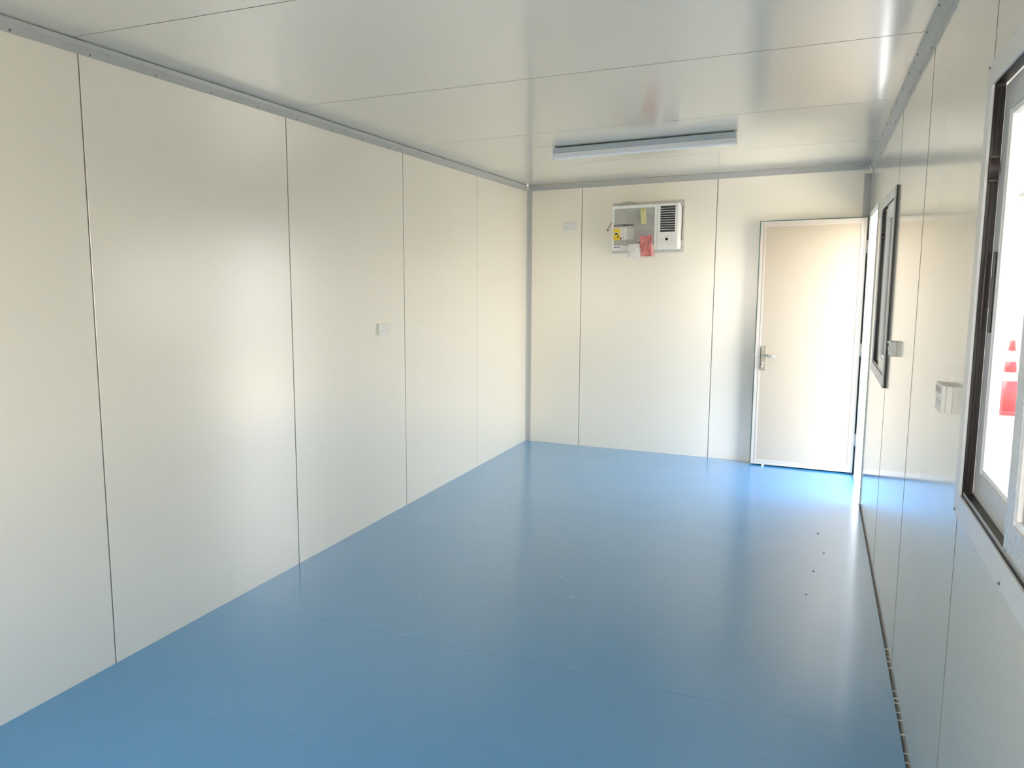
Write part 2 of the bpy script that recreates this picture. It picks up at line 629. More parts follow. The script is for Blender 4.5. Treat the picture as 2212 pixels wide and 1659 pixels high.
# left wall: panels run floor to ceiling, room face at x = 0
mb = MB()
ys = [YN, 0.745, 1.966, 3.184, 4.404, 5.620, D]
for a, b in zip(ys, ys[1:]):
    pr = panel_profile(a + G / 2, b - G / 2, 0.0, -0.03, True)
    mb.prism([(x, y) for y, x in pr], 0.0, H, 2, 0)
mb.box(-T, -0.03, YN - T, D + T, -0.05, H + 0.05, 1)
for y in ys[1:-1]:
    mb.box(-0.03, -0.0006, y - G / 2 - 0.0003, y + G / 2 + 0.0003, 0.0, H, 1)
tag(mb.build('wall_left', ['panel', 'core']), 'long cream steel panel wall with thin vertical joints', 'wall', kind='structure')

# back wall
mb = MB()
xs = [0.0, 0.532, 1.700, W]
for a, b in zip(xs, xs[1:]):
    pr = panel_profile(a + G / 2, b - G / 2, D, D + 0.03, False)
    mb.prism(pr, 0.0, H, 2, 0)
mb.box(0.0, W, D + 0.03, D + T, -0.05, H + 0.05, 1)
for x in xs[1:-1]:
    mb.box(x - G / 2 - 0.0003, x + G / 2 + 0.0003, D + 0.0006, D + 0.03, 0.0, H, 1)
tag(mb.build('wall_back', ['panel', 'core']), 'cream end wall carrying the air conditioner', 'wall', kind='structure')

# wall behind the camera, cut for the added window
mb = MB()
for a, b, c, d in ((0.0, FW[0] - 0.05, -0.05, H + 0.05), (FW[1] + 0.05, W, -0.05, H + 0.05),
                   (FW[0] - 0.05, FW[1] + 0.05, -0.05, FW[2] - 0.05), (FW[0] - 0.05, FW[1] + 0.05, FW[3] + 0.05, H + 0.05)):
    mb.box(a, b, YN - T, YN, c, d)
tag(mb.build('wall_front', 'panel'), 'cream end wall behind the camera', 'wall', kind='structure')

# right wall: panels with the doorway and two window openings cut out
mb = MB()
FR = 0.020
holes = [(DOOR_Y0, DOOR_Y1, 0.0, DOOR_Z)] + [(WIN[k][1] - FR, WIN[k][0] + FR, WIN[k][2] - FR, WIN[k][3] + FR) for k in WIN]
def rects_minus(y0, y1, z0, z1, holes):
    cuts_y = sorted({y0, y1} | {h[i] for h in holes for i in (0, 1) if y0 < h[i] < y1})
    res = []
    for a, b in zip(cuts_y, cuts_y[1:]):
        mid = (a + b) / 2
        zz = [(z0, z1)]
        for h in holes:
            if h[0] < mid < h[1]:
                nz = []
                for p, q in zz:
                    if h[3] <= p or h[2] >= q:
                        nz.append((p, q))
                    else:
                        if h[2] > p: nz.append((p, h[2]))
                        if h[3] < q: nz.append((h[3], q))
                zz = nz
        res += [(a, b, p, q) for p, q in zz]
    return res
seams_r = [YN, 0.98, 2.150, 3.285, 4.405, D]
for a, b in zip(seams_r, seams_r[1:]):
    for (p, q, r, s) in rects_minus(a, b, 0.0, H, holes):
        e0 = 0.0012 if p == a else 0.0
        e1 = 0.0012 if q == b else 0.0
        mb.box(W, W + 0.03, p + e0, q - e1, r, s, 0)
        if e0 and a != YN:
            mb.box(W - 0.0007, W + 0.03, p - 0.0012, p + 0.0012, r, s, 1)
for (p, q, r, s) in rects_minus(YN - T, D + T, -0.05, H + 0.05, holes):
    mb.box(W + 0.03, W + T, p, q, r, s, 1)
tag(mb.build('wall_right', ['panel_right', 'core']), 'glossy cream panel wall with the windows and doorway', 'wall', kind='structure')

GC = 0.0055
# ceiling: panels run across the room, joints a little out of square
mb = MB()
cj = [(YN, YN), (0.72, 0.90), (1.94, 2.23), (3.195, 3.375), (4.455, 4.520), (5.72, 5.72), (D, D)]
for (a0, a1), (b0, b1) in zip(cj, cj[1:]):
    mb.prism([(0.0, a0 + GC / 2), (0.0, b0 - GC / 2), (W, b1 - GC / 2), (W, a1 + GC / 2)], H, H + 0.03, 2, 0)
mb.box(-T, W + T, YN - T, D + T, H + 0.031, H + 0.12, 1)
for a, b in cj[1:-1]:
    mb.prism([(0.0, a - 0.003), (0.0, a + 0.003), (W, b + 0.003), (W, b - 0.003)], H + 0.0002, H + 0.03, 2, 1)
tag(mb.build('ceiling', ['panel_ceiling', 'core']), 'glossy off-white steel ceiling with cross joints', 'ceiling', kind='structure')

# floor
mb = MB()
fj = [(YN, YN), (2.640, 2.785), (4.700, 4.824), (D, D)]
g2 = 0.0012
for (a0, a1), (b0, b1) in zip(fj, fj[1:]):
    mb.prism([(0.0, a0 + g2 / 2), (0.0, b0 - g2 / 2), (W - 0.007, b1 - g2 / 2), (W - 0.007, a1 + g2 / 2)], -0.003, 0.0, 2, 0)
mb.box(0, W, YN, D, -0.05, -0.0032, 1)
mb.box(W, W + T, DOOR_Y0, DOOR_Y1, -0.05, -0.003, 1)
tag(mb.build('floor', ['floor', 'core']), 'smooth blue vinyl floor', 'floor', kind='structure')

# ------------------------------------------------------------------ screws: one mesh, copied
def screw_proto(parent, loc, normal, r=0.0045):
    mb = MB()
    n = Vector(normal)
    p = Vector(loc)
    mb.tube(p, p + n * 0.0014, r, r * 0.95, 12)
    mb.tube(p + n * 0.0014, p + n * 0.0034, r * 0.62, r * 0.45, 10)
    return mb.build('screw', 'screw', parent)

def screws(parent, locs, normal, r=0.0045):
    first = screw_proto(parent, locs[0], normal, r)
    base = Vector(first.location)
    for q in locs[1:]:
        c = first.copy()
        col.objects.link(c)
        c.parent = parent
        c.location = base + (Vector(q) - Vector(locs[0]))

# ------------------------------------------------------------------ corner trims
# left ceiling trim
mb = MB()
mb.prism([(0, 2.398), (0.004, 2.398), (0.0045, 2.431), (0.012, 2.4450), (0, 2.4450)], YN, D - 0.005, 1)
t = tag(mb.build('trim_1', 'trim'), 'grey metal trim along the left wall and ceiling', 'trim', kind='structure')
screws(t, [(0.004, 1.70 + 0.3155 * i, 2.4065) for i in range(16)], (1, 0, 0))
# dark shadow line of the gap above it
# back ceiling trim
mb = MB()
mb.prism([(D, 2.398), (D - 0.004, 2.398), (D - 0.0045, 2.436), (D - 0.009, 2.4440), (D, 2.4440)], 0.013, W - 0.023, 0)
t = tag(mb.build('trim_2', 'trim'), 'grey metal trim along the end wall and ceiling', 'trim', kind='structure')
screws(t, [(0.36 + 0.318 * i, D - 0.004, 2.408) for i in range(8)], (0, -1, 0), 0.004)
# right ceiling trim: ceiling leg, cove, wall leg
mb = MB()
mb.prism([(W, 2.368), (W - 0.0035, 2.368), (W - 0.004, 2.400), (W - 0.026, 2.4455), (W - 0.026, 2.4495), (W, 2.4495)], YN, D - 0.005, 1)
t = tag(mb.build('trim_3', 'trim'), 'grey metal trim along the right wall and ceiling', 'trim', kind='structure')
screws(t, [(W - 0.0225, 2.74 + 0.30 * i, 2.4385) for i in range(12)], Vector((-0.9, 0, -0.43)).normalized(), 0.0045)
screws(t, [(W - 0.0037, 3.35 + 0.36 * i, 2.384) for i in range(9)], (-1, 0, 0), 0.004)
# vertical trim, far left corner
mb = MB()
mb.prism([(0.0, D), (0.0, D - 0.012), (0.012, D - 0.010), (0.014, D - 0.004), (0.051, D - 0.0035), (0.051, D)], 0.0, 2.398, 2)
t = tag(mb.build('trim_4', 'trim'), 'grey vertical trim in the far left corner', 'trim', kind='structure')
screws(t, [(0.032, D - 0.0036, 0.06 + 0.32 * i) for i in range(8)], (0, -1, 0), 0.0035)
# vertical trim, far right corner: a leg on each wall, above the door
mb = MB()
mb.prism([(W, D), (W - 0.052, D), (W - 0.052, D - 0.004), (W - 0.004, D - 0.004), (W - 0.004, D - 0.15), (W, D - 0.15)], 2.065, 2.366, 2)
t = tag(mb.build('trim_5', 'trim'), 'grey corner trim above the open door', 'trim', kind='structure')
screws(t, [(W - 0.038, D - 0.004, 2.31)], (0, -1, 0), 0.0035)
mb = MB()
mb.prism([(W, D), (W - 0.052, D), (W - 0.052, D - 0.004), (W - 0.004, D - 0.004), (W - 0.004, D - 0.04), (W, D - 0.04)], 0.0, 2.064, 2)
tag(mb.build('trim_6', 'trim'), 'corner trim hidden behind the open door', 'trim', kind='structure')

# dark joint along the foot of the right wall
mb = MB()
mb.box(W - 0.006, W - 0.0008, YN, DOOR_Y0, -0.002, 0.0035)
tag(mb.build('baseboard_right', 'ink'), 'black joint line along the foot of the right wall', 'baseboard', kind='structure')
mb = MB()
rr = random.Random(3)
y = 1.55
while y < 3.5:
    ln = rr.uniform(0.002, 0.008)
    mb.box(W - 0.0068, W - 0.0004, y, y + ln, 0.0, 0.0044)
    y += rr.choice([0.025, 0.05, 0.05, 0.09, 0.14]) * rr.uniform(0.7, 1.4)
tag(mb.build('sealant_flecks', 'cream_seal'), 'white sealant flecks along the black joint at the foot of the right wall', 'sealant', kind='stuff')

# crumbs on the floor
mb = MB()
rr = random.Random(5)
crumbs = [(0.833, 4.446), (0.828, 3.071), (1.487, 3.413), (1.364, 3.637), (1.164, 5.455), (1.244, 5.354), (1.243, 5.30),
          (1.961, 5.685), (1.082, 5.388), (1.142, 5.347), (1.741, 5.223), (1.326, 4.987), (1.245, 4.913), (0.03, 3.253),
          (0.9, 5.2), (1.5, 4.7), (1.9, 4.1), (2.2, 5.0)]
for cx, cy in crumbs:
    s = rr.uniform(0.002, 0.0042)
    mb.prism([(cx - s, cy - s * 0.6), (cx + s * 0.7, cy - s), (cx + s, cy + s * 0.5), (cx - s * 0.4, cy + s)], 0.0002, 0.0002 + s * 0.7, 2)
tag(mb.build('crumbs', 'cream_seal'), 'tiny white crumbs scattered over the blue floor', 'debris', kind='stuff')
mb = MB()
for cx, cy, s in ((2.57, 4.98, 0.006), (2.60, 4.62, 0.005), (2.52, 3.95, 0.004), (2.55, 4.3, 0.004)):
    mb.prism([(cx - s, cy), (cx, cy - s * 0.6), (cx + s, cy + s * 0.3), (cx + s * 0.2, cy + s * 0.7)], 0.0002, 0.003, 2)
tag(mb.build('dark_grit', 'ink'), 'few dark grit specks lying on the blue floor', 'debris', kind='stuff')

# ================================================================== WINDOWS
def window(n, label, strike_z, handle):
    yf, yn, z0, z1 = WIN[n]
    root = tag(empty('window_%d' % n, (W, (yf + yn) / 2, z0 - 0.055)), label, 'window', kind='structure')
    F = 0.055
    # light cap flange on the room side
    mb = MB()
    mb.ring_x(W - 0.0140, W - 0.0080, yn - F, yf + F, z0 - F, z1 + F, F)
    cap = mb.build('flange', 'flange', root, bevel=0.0012)
    # dark frame body through the wall
    mb = MB()
    mb.ring_x(W - 0.0078, W - 0.0005, yn - F + 0.003, yf + F - 0.003, z0 - F + 0.003, z1 + F - 0.003, F - 0.003)
    mb.ring_x(W - 0.0005, W + 0.0120, yn - 0.018, yf + 0.018, z0 - 0.018, z1 + 0.018, 0.018)
    mb.box(W - 0.0075, W + 0.0120, yn, yf, z0, z0 + 0.004)
    body = mb.build('frame', 'bronze', root)
    tag(body, 'dark bronze inner frame')
    # bright ribs: sill rails and the jamb rib
    mb = MB()
    mb.box(W - 0.0065, W - 0.0045, yn, yf, z0 + 0.002, z0 + 0.010)
    r1 = mb.build('track_rail', 'steel', root)
    mb = MB()
    mb.box(W + 0.0085, W + 0.0105, yn, yf, z0 + 0.004, z0 + 0.013)
    mb.build('track_rail', 'steel', root)
    mb = MB()
    mb.tube((W + 0.001, yf - 0.003, z0 + 0.01), (W + 0.001, yf - 0.003, z1 - 0.01), 0.0028, seg=12)
    mb.build('jamb_rib', 'brown', root)
    # lock strike on the far jamb
    mb = MB()
    zc = strike_z
    pts = []
    for i in range(9):
        a = i / 8
        pts.append((yf - 0.004 - 0.012 * math.sin(math.pi * a), zc - 0.022 + 0.044 * a))
    pts += [(yf, zc + 0.022), (yf, zc - 0.022)]
    mb.prism(pts, W - 0.0072, W + 0.0098, 0)
    mb.box(W - 0.0068, W + 0.0094, yf - 0.006, yf, zc + 0.022, zc + 0.029)
    mb.box(W - 0.0068, W + 0.0094, yf - 0.006, yf, zc - 0.029, zc - 0.022)
    mb.build('lock_strike', 'brown', root, bevel=0.0008)

    half = (yf - yn) / 2
    ov = 0.05
    def sash(ya, yb, xf, matname, with_handle):
        s = MB()
        st, ra = 0.058, 0.062
        s.ring_x(xf, xf + 0.016, ya, yb, z0 + 0.006, z1 - 0.004, st, ra)
        so_ = s.build('sash', matname, root, bevel=0.0015)
        b = MB()
        b.ring_x(xf + 0.003, xf + 0.0145, ya + st, yb - st, z0 + 0.006 + ra, z1 - 0.004 - ra, 0.012)
        b.build('glazing_bead', 'white_alu', so_, bevel=0.001)
        g = MB()
        g.box(xf + 0.0100, xf + 0.0125, ya + st + 0.010, yb - st - 0.010, z0 + 0.016 + ra, z1 - 0.014 - ra)
        g.build('pane', 'glass' if n == 3 else 'glass_tinted', so_)
        if with_handle:
            h = MB()
            yc = yb - 0.047
            h.box(xf - 0.006, xf - 0.0005, yc - 0.005, yc + 0.005, 1.425, 1.602)
            h.box(xf - 0.008, xf - 0.005, yc - 0.004, yc + 0.002, 1.48, 1.545)
            h.build('pull_handle', 'black', so_, bevel=0.0018)
        return so_
    # far leaf runs in the outer track, near leaf in the inner track
    sash(yn + half - ov, yf - 0.002, W + 0.0125, 'alu' if n == 1 else 'white_alu', handle)
    sash(yn + 0.002, yn + half + ov, W - 0.0042, 'alu_film' if n == 1 else 'white_alu', False)
    # outer weather frame outside the leaves
    mb = MB()
    mb.ring_x(W + 0.0122, W + 0.0495, yn - 0.019, yf + 0.019, z0 - 0.019, z1 + 0.019, 0.018)
    mb.build('outer_frame', 'white_alu', root)
    scr = [(W - 0.014, yn - F + 0.014, z0 - F + 0.012), (W - 0.014, yf + F - 0.02, z0 - F + 0.012), (W - 0.014, (yn + yf) / 2, z0 - F + 0.012),
           (W - 0.014, (yn + yf) / 2, z1 + F - 0.012), (W - 0.014, yf + F - 0.02, z1 + F - 0.012)]
    screws(root, scr, (-1, 0, 0), 0.0035)
    return root
window(1, 'large sliding window nearest the camera with a black pull bar', 1.785, True)
window(2, 'small sliding window beside the doorway', 1.80, False)

def added_window_front():  # unseen window, added to light the end wall from the front
    x0, x1, z0, z1 = FW
    root = tag(empty('window_3', ((x0 + x1) / 2, YN, z0)), 'unseen wide window added behind the camera for even light', 'window', kind='structure')
    mb = MB()
    ring_y(mb, YN - T, YN + 0.018, x0 - 0.05, x1 + 0.05, z0 - 0.05, z1 + 0.05, 0.0499)
    mb.build('frame', 'alu', root)
    mb = MB()
    mb.box((x0 + x1) / 2 - 0.03, (x0 + x1) / 2 + 0.03, YN - 0.04, YN - 0.01, z0, z1)
    mb.build('mullion', 'alu', root)
    for a, b in ((x0, (x0 + x1) / 2 - 0.03), ((x0 + x1) / 2 + 0.03, x1)):
        mb = MB()
        mb.box(a, b, YN - 0.030, YN - 0.026, z0, z1)
        mb.build('pane', 'glass', root)

# ================================================================== DOORWAY + DOOR
root = tag(empty('trim_7', (W, (DOOR_Y0 + DOOR_Y1) / 2, 0)), 'white frame lining the doorway', 'door frame', kind='structure')
mb = MB()
X0, X1 = W - 0.006, W + T + 0.01
w_ = 0.035
mb.prism([(DOOR_Y0 - 0.02, 0.0), (DOOR_Y0 - 0.02, DOOR_Z + 0.02), (DOOR_Y1 + 0.02, DOOR_Z + 0.02), (DOOR_Y1 + 0.02, 0.0),
          (DOOR_Y1, 0.0), (DOOR_Y1, DOOR_Z), (DOOR_Y0, DOOR_Z), (DOOR_Y0, 0.0)], X0, W - 0.0002, 0)
mb.build('architrave', 'white_alu', root)
mb = MB()
mb.prism([(DOOR_Y0 + 0.0002, 0.0), (DOOR_Y0 + 0.0002, DOOR_Z - 0.0002), (DOOR_Y1 - 0.0002, DOOR_Z - 0.0002), (DOOR_Y1 - 0.0002, 0.0),
          (DOOR_Y1 - 0.016, 0.0), (DOOR_Y1 - 0.016, DOOR_Z - 0.016), (DOOR_Y0 + 0.016, DOOR_Z - 0.016), (DOOR_Y0 + 0.016, 0.0)], W, X1, 0)
mb.build('jamb_lining', 'white_alu', root, bevel=0.001)
mb = MB()
mb.box(W - 0.012, X1, DOOR_Y0, DOOR_Y1, 0.0, 0.006)
mb.build('threshold', 'white_alu', root, bevel=0.001)

DX0, DX1 = 2.058, 2.812
DF, DB = 6.672, 6.712
droot = tag(empty('door_1', ((DX0 + DX1) / 2, DF, 0.0)), 'cream steel door swung open against the end wall', 'door', kind='structure')
mb = MB()
mb.box(DX0 + 0.03, DX1 - 0.03, DF + 0.003, DB, 0.035, 1.99)
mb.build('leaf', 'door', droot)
# stepped white edge frame around the leaf
mb = MB()
ring_y(mb, DF - 0.002, DB + 0.001, DX0, DX1, 0.012, 2.020, 0.016)
ring_y(mb, DF + 0.0005, DB, DX0 + 0.016, DX1 - 0.016, 0.028, 2.004, 0.012)
ring_y(mb, DF - 0.0015, DB, DX0 + 0.028, DX1 - 0.028, 0.040, 1.992, 0.012)
mb.build('edge_frame', 'door_edge', droot, bevel=0.0008)
mb = MB()
ring_y(mb, DB - 0.008, DB + 0.0005, DX0 - 0.009, DX1 + 0.004, 0.006, 2.029, 0.012)
mb.build('rear_lip', 'teal', droot)
# handle set
hx = 2.125
mb = MB()
mb.box(hx - 0.024, hx + 0.020, DF - 0.008, DF + 0.003, 0.815, 1.005)
pl = mb.build('handle_plate', 'satin', droot, bevel=0.003)
mb = MB()
mb.tube((hx - 0.006, DF - 0.008, 0.935), (hx - 0.006, DF - 0.036, 0.935), 0.009, seg=16)
mb.tube((hx - 0.014, DF - 0.040, 0.9365), (hx + 0.105, DF - 0.040, 0.926), 0.0085, 0.0075, seg=16)
mb.build('lever', 'steel', pl)
mb = MB()
mb.tube((hx - 0.004, DF - 0.008, 0.870), (hx - 0.004, DF - 0.016, 0.870), 0.0105, seg=16)
mb.box(hx - 0.008, hx, DF - 0.014, DF - 0.008, 0.842, 0.868)
cyl = mb.build('lock_cylinder', 'steel', pl)
mb = MB()
mb.box(hx - 0.006, hx - 0.002, DF - 0.026, DF - 0.016, 0.864, 0.876)
mb.tube((hx - 0.004, DF - 0.024, 0.864), (hx - 0.007, DF - 0.024, 0.806), 0.0016, seg=8)
mb.tube((hx - 0.009, DF - 0.026, 0.842), (hx - 0.009, DF - 0.023, 0.842), 0.008, seg=14)
mb.build('key', 'steel', pl)
mb = MB()
mb.box(DX0 - 0.003, DX0 + 0.0005, DF + 0.008, DF + 0.028, 0.86, 1.02)
mb.box(DX0 - 0.014, DX0 - 0.003, DF + 0.012, DF + 0.024, 0.925, 0.945)
mb.build('latch', 'screw', droot)
for z in (0.28, 1.00, 1.80):
    mb = MB()
    mb.tube((DX1 + 0.0075, DF + 0.006, z - 0.05), (DX1 + 0.0075, DF + 0.006, z + 0.05), 0.0065, seg=14)
    mb.box(DX1 - 0.002, DX1 + 0.0075, DF + 0.010, DF + 0.014, z - 0.05, z + 0.05)
    mb.build('hinge', 'white_alu', droot)
mb = MB()
mb.box(2.145, 2.165, DF - 0.001, DF + 0.012, 0.0, 0.012)
mb.build('door_stop', 'white', droot)

# ================================================================== AIR CONDITIONER
AX0, AX1, AZ0, AZ1, AF = 0.832, 1.414, 1.820, 2.211, D - 0.09
aroot = tag(empty('air_conditioner', ((AX0 + AX1) / 2, D, AZ0)), 'white window air conditioner set high in the end wall', 'air conditioner')
# sheet-metal surround on the wall
mb = MB()
ring_y(mb, D - 0.006, D, 0.814, 1.440, 1.797, 2.243, 0.035)
mb.build('wall_surround', 'surround', aroot, bevel=0.001)
mb = MB()
mb.box(AX0 + 0.008, AX1 - 0.018, AF + 0.0225, D - 0.0005, AZ0 + 0.006, AZ1 - 0.006)
mb.build('casing', 'white', aroot)
# front bezel: one moulded body with openings for grille and louvres
gx0, gx1, gz0, gz1 = 0.852, 1.203, 1.862, 2.184
vx0, vx1, vz0, vz1 = 1.250, 1.376, 1.970, 2.191
mb = MB()
bx = [(AX0, gx0, AZ0, AZ1), (gx0, gx1, AZ0, gz0), (gx0, gx1, gz1, AZ1), (gx1, 1.228, AZ0, AZ1)]
for a, b, c, d in bx:
    mb.box(a, b, AF, AF + 0.022, c, d)
mb.build('front_bezel', 'white', aroot)
mb = MB()
bx = [(1.2295, vx0, AZ0, AZ1), (vx0, vx1, AZ0, vz0), (vx0, vx1, vz1, AZ1), (vx1, 1.398, AZ0, AZ1)]
for a, b, c, d in bx:
    mb.box(a, b, AF - 0.001, AF + 0.022, c, d)
mb.prism([(1.398, AF - 0.001), (1.410, AF + 0.006), (1.414, AF + 0.022), (1.398, AF + 0.022)], AZ0, AZ1, 2)
cp = mb.build('control_bezel', 'white', aroot)
mb = MB()
mb.box(gx0, gx1, AF + 0.004, AF + 0.010, gz0, gz1)
mb.build('perforated_grille', 'grille', aroot)
mb = MB()
mb.box(vx0, vx1, AF + 0.016, AF + 0.021, vz0, vz1)
vb = mb.build('vent_recess', 'black', aroot)
pitch = (vz1 - vz0) / 11
for i in range(1, 11):
    z = vz0 + pitch * i
    mb = MB()
    mb.prism([(AF, z - 0.0024), (AF, z + 0.0016), (AF + 0.004, z + 0.0020), (AF + 0.004, z - 0.0008)], vx0, vx1, 0)
    mb.build('louvre', 'white', aroot)
mb = MB()
mb.box(1.246, 1.386, AF - 0.0022, AF - 0.001, 1.852, 1.958)
pn = mb.build('control_panel', 'paper', aroot)
mb = MB()
mb.box(1.298, 1.322, AF - 0.0034, AF - 0.0023, 1.898, 1.919)
mb.build('display', 'display', pn)
mb = MB()
for x, z in ((1.268, 1.928), (1.262, 1.911), (1.275, 1.911), (1.268, 1.893), (1.352, 1.928), (1.346, 1.911), (1.360, 1.911), (1.352, 1.893),
             (1.300, 1.888), (1.318, 1.888)):
    mb = MB()
    mb.box(x - 0.004, x + 0.004, AF - 0.0030, AF - 0.0023, z - 0.0015, z + 0.0015)
    mb.build('button', 'pale_ink', pn)
mb = MB()
mb.box(1.298, 1.321, AF - 0.0030, AF - 0.0023, 1.928, 1.930)
mb.build('indicator_strip', 'pale_ink', pn)
# maker's mark: dark emblem and four letters
mb = MB()
mb.prism([(0.856, 1.848), (0.862, 1.8535), (0.871, 1.852), (0.872, 1.844), (0.864, 1.8425)], AF - 0.0012, AF - 0.0002, 1)
mk = mb.build('emblem', 'ink', aroot)
text_mesh('GREE', 0.0135, (0.8735, AF - 0.0008, 1.8430), (math.pi / 2, 0, 0), 'lettering', 'ink', aroot, shear=0.2, offset=0.0004)
# energy label stuck over the grille
LX0, LX1, LZ0, LZ1 = 0.847, 1.028, 1.910, 2.047
LY = AF - 0.0010
mb = MB()
mb.box(LX0, LX1, LY, AF - 0.0001, LZ0, LZ1)
lb = mb.build('energy_label', 'paper', aroot)
def sheet(x0, x1, z0, z1, m, name, off=0.0006, parent=None):
    b = MB()
    b.box(x0, x1, LY - off, LY - 0.00005, z0, z1)
    return b.build(name, m, parent or lb)
sheet(LX0 + 0.002, LX1, 2.031, 2.047, 'ink', 'header_band')
sheet(LX0, 0.908, LZ0, 2.010, 'yellow', 'yellow_panel')
sheet(LX0, LX1, 2.0105, 2.0135, 'tape', 'divider_band')
sheet(1.004, LX1, 2.016, 2.028, 'red_print', 'red_square')
sheet(0.910, 0.919, LZ0, 1.936, 'dark_pack', 'dark_tab')
mb = MB()
for x0, x1, z in ((0.915, 0.935, 2.022), (0.940, 0.985, 2.021), (0.855, 0.905, 2.021)):
    mb.box(x0, x1, LY - 0.0008, LY - 0.0001, z - 0.001, z + 0.0012)
for z in (1.9745, 1.9435, 1.914):
    mb.box(0.922, 1.020, LY - 0.0008, LY - 0.0001, z, z + 0.0008)
for z, wd in ((2.000, 0.006), (1.990, 0.005), (1.966, 0.011), (1.936, 0.012), (1.924, 0.005)):
    mb.box(0.926, 0.926 + wd, LY - 0.0008, LY - 0.0001, z - 0.002, z + 0.002)
mb.box(0.937, 0.944, LY - 0.0008, LY - 0.0001, 1.996, 2.001)
mb.build('label_print', 'ink', lb)
# little dial drawn on the yellow panel
mb = MB()
cxd, czd = 0.873, 1.961
outer = [(cxd + 0.025 * math.cos(math.pi * i / 12), czd + 0.022 * math.sin(math.pi * i / 12)) for i in range(13)]
inner = [(cxd + 0.018 * math.cos(math.pi * i / 12), czd + 0.015 * math.sin(math.pi * i / 12)) for i in range(12, -1, -1)]
for i in range(12):
    mb.prism([outer[i], outer[i + 1], inner[11 - i], inner[12 - i]], LY - 0.0010, LY - 0.0006, 1)
mb.build('dial_arc', 'paper', lb)
mb = MB()
inr = [(cxd + 0.0175 * math.cos(math.pi * i / 12), czd + 0.0145 * math.sin(math.pi * i / 12)) for i in range(13)]
mb.prism(inr, LY - 0.0010, LY - 0.0006, 1)
mb.prism([(0.884, 1.952), (0.888, 1.955), (0.902, 1.936), (0.898, 1.933)], LY - 0.0010, LY - 0.0006, 1)
mb.prism([(0.878, 1.945), (0.882, 1.948), (0.893, 1.930), (0.889, 1.927)], LY - 0.0010, LY - 0.0006, 1)
mb.build('dial_face', 'ink', lb)
# header lettering as on the sticker: white capitals
text_mesh('ENERGY RATING', 0.0098, (LX0 + 0.008, LY - 0.0008, 2.0355), (math.pi / 2, 0, 0), 'header_lettering', 'paper', lb, depth=0.0002)
# power cord looping behind the casing and its loose plug end
mb = MB()
pts = []
for i in range(21):
    t_ = i / 20
    pts.append((0.858 + 0.20 * t_, D - 0.018 - 0.01 * math.sin(math.pi * t_), 2.206 + 0.042 * math.sin(math.pi * t_)))
mb.path(pts, 0.0038)
mb.build('power_cord', 'trim', aroot)
mb = MB()
mb.tube((0.772, D, 2.006), (0.772, D - 0.018, 2.006), 0.008, 0.006, 12)
mb.path([(0.772, D - 0.012, 2.008), (0.782, D - 0.014, 2.030), (0.800, D - 0.010, 2.060), (0.828, D - 0.012, 2.10), (0.84, D - 0.014, 2.14)], 0.0032)
mb.build('earth_lead', 'screw', aroot)
# foam and torn filler round the casing
mb = MB()
mb.prism([(AX1 - 0.018, AF + 0.022), (AX1 + 0.002, AF + 0.022), (AX1 + 0.004, D - 0.008), (AX1 - 0.018, D - 0.008)], AZ0 + 0.004, AZ1 - 0.02, 2)
mb.build('foam_strip', 'white', aroot, bevel=0.002)
mb = MB()
mb.path([(AX1 + 0.012, D - 0.012, 2.190), (AX1 + 0.007, D - 0.012, 2.12), (AX1 + 0.011, D - 0.013, 2.04), (AX1 + 0.004, D - 0.014, 1.95), (AX1 + 0.008, D - 0.012, 1.90)], 0.0028)
mb.build('loose_wire', 'brown', aroot)
mb = MB()
mb.path([(AX0 + 0.012, D - 0.02, AZ1 + 0.002), (AX0 + 0.10, D - 0.02, AZ1 + 0.003), (AX0 + 0.2, D - 0.02, AZ1 + 0.001)], 0.003)
mb.build('shadow_gap_strip', 'brown', aroot)  # dark strip drawn in for the shade in the gap above the casing
screws(aroot, [(0.835, D - 0.006, 1.812), (0.870, D - 0.006, 1.812), (1.268, D - 0.006, 1.812), (1.400, D - 0.006, 1.812), (1.425, D - 0.006, 2.228), (1.425, D - 0.006, 1.84)], (0, -1, 0), 0.0045)

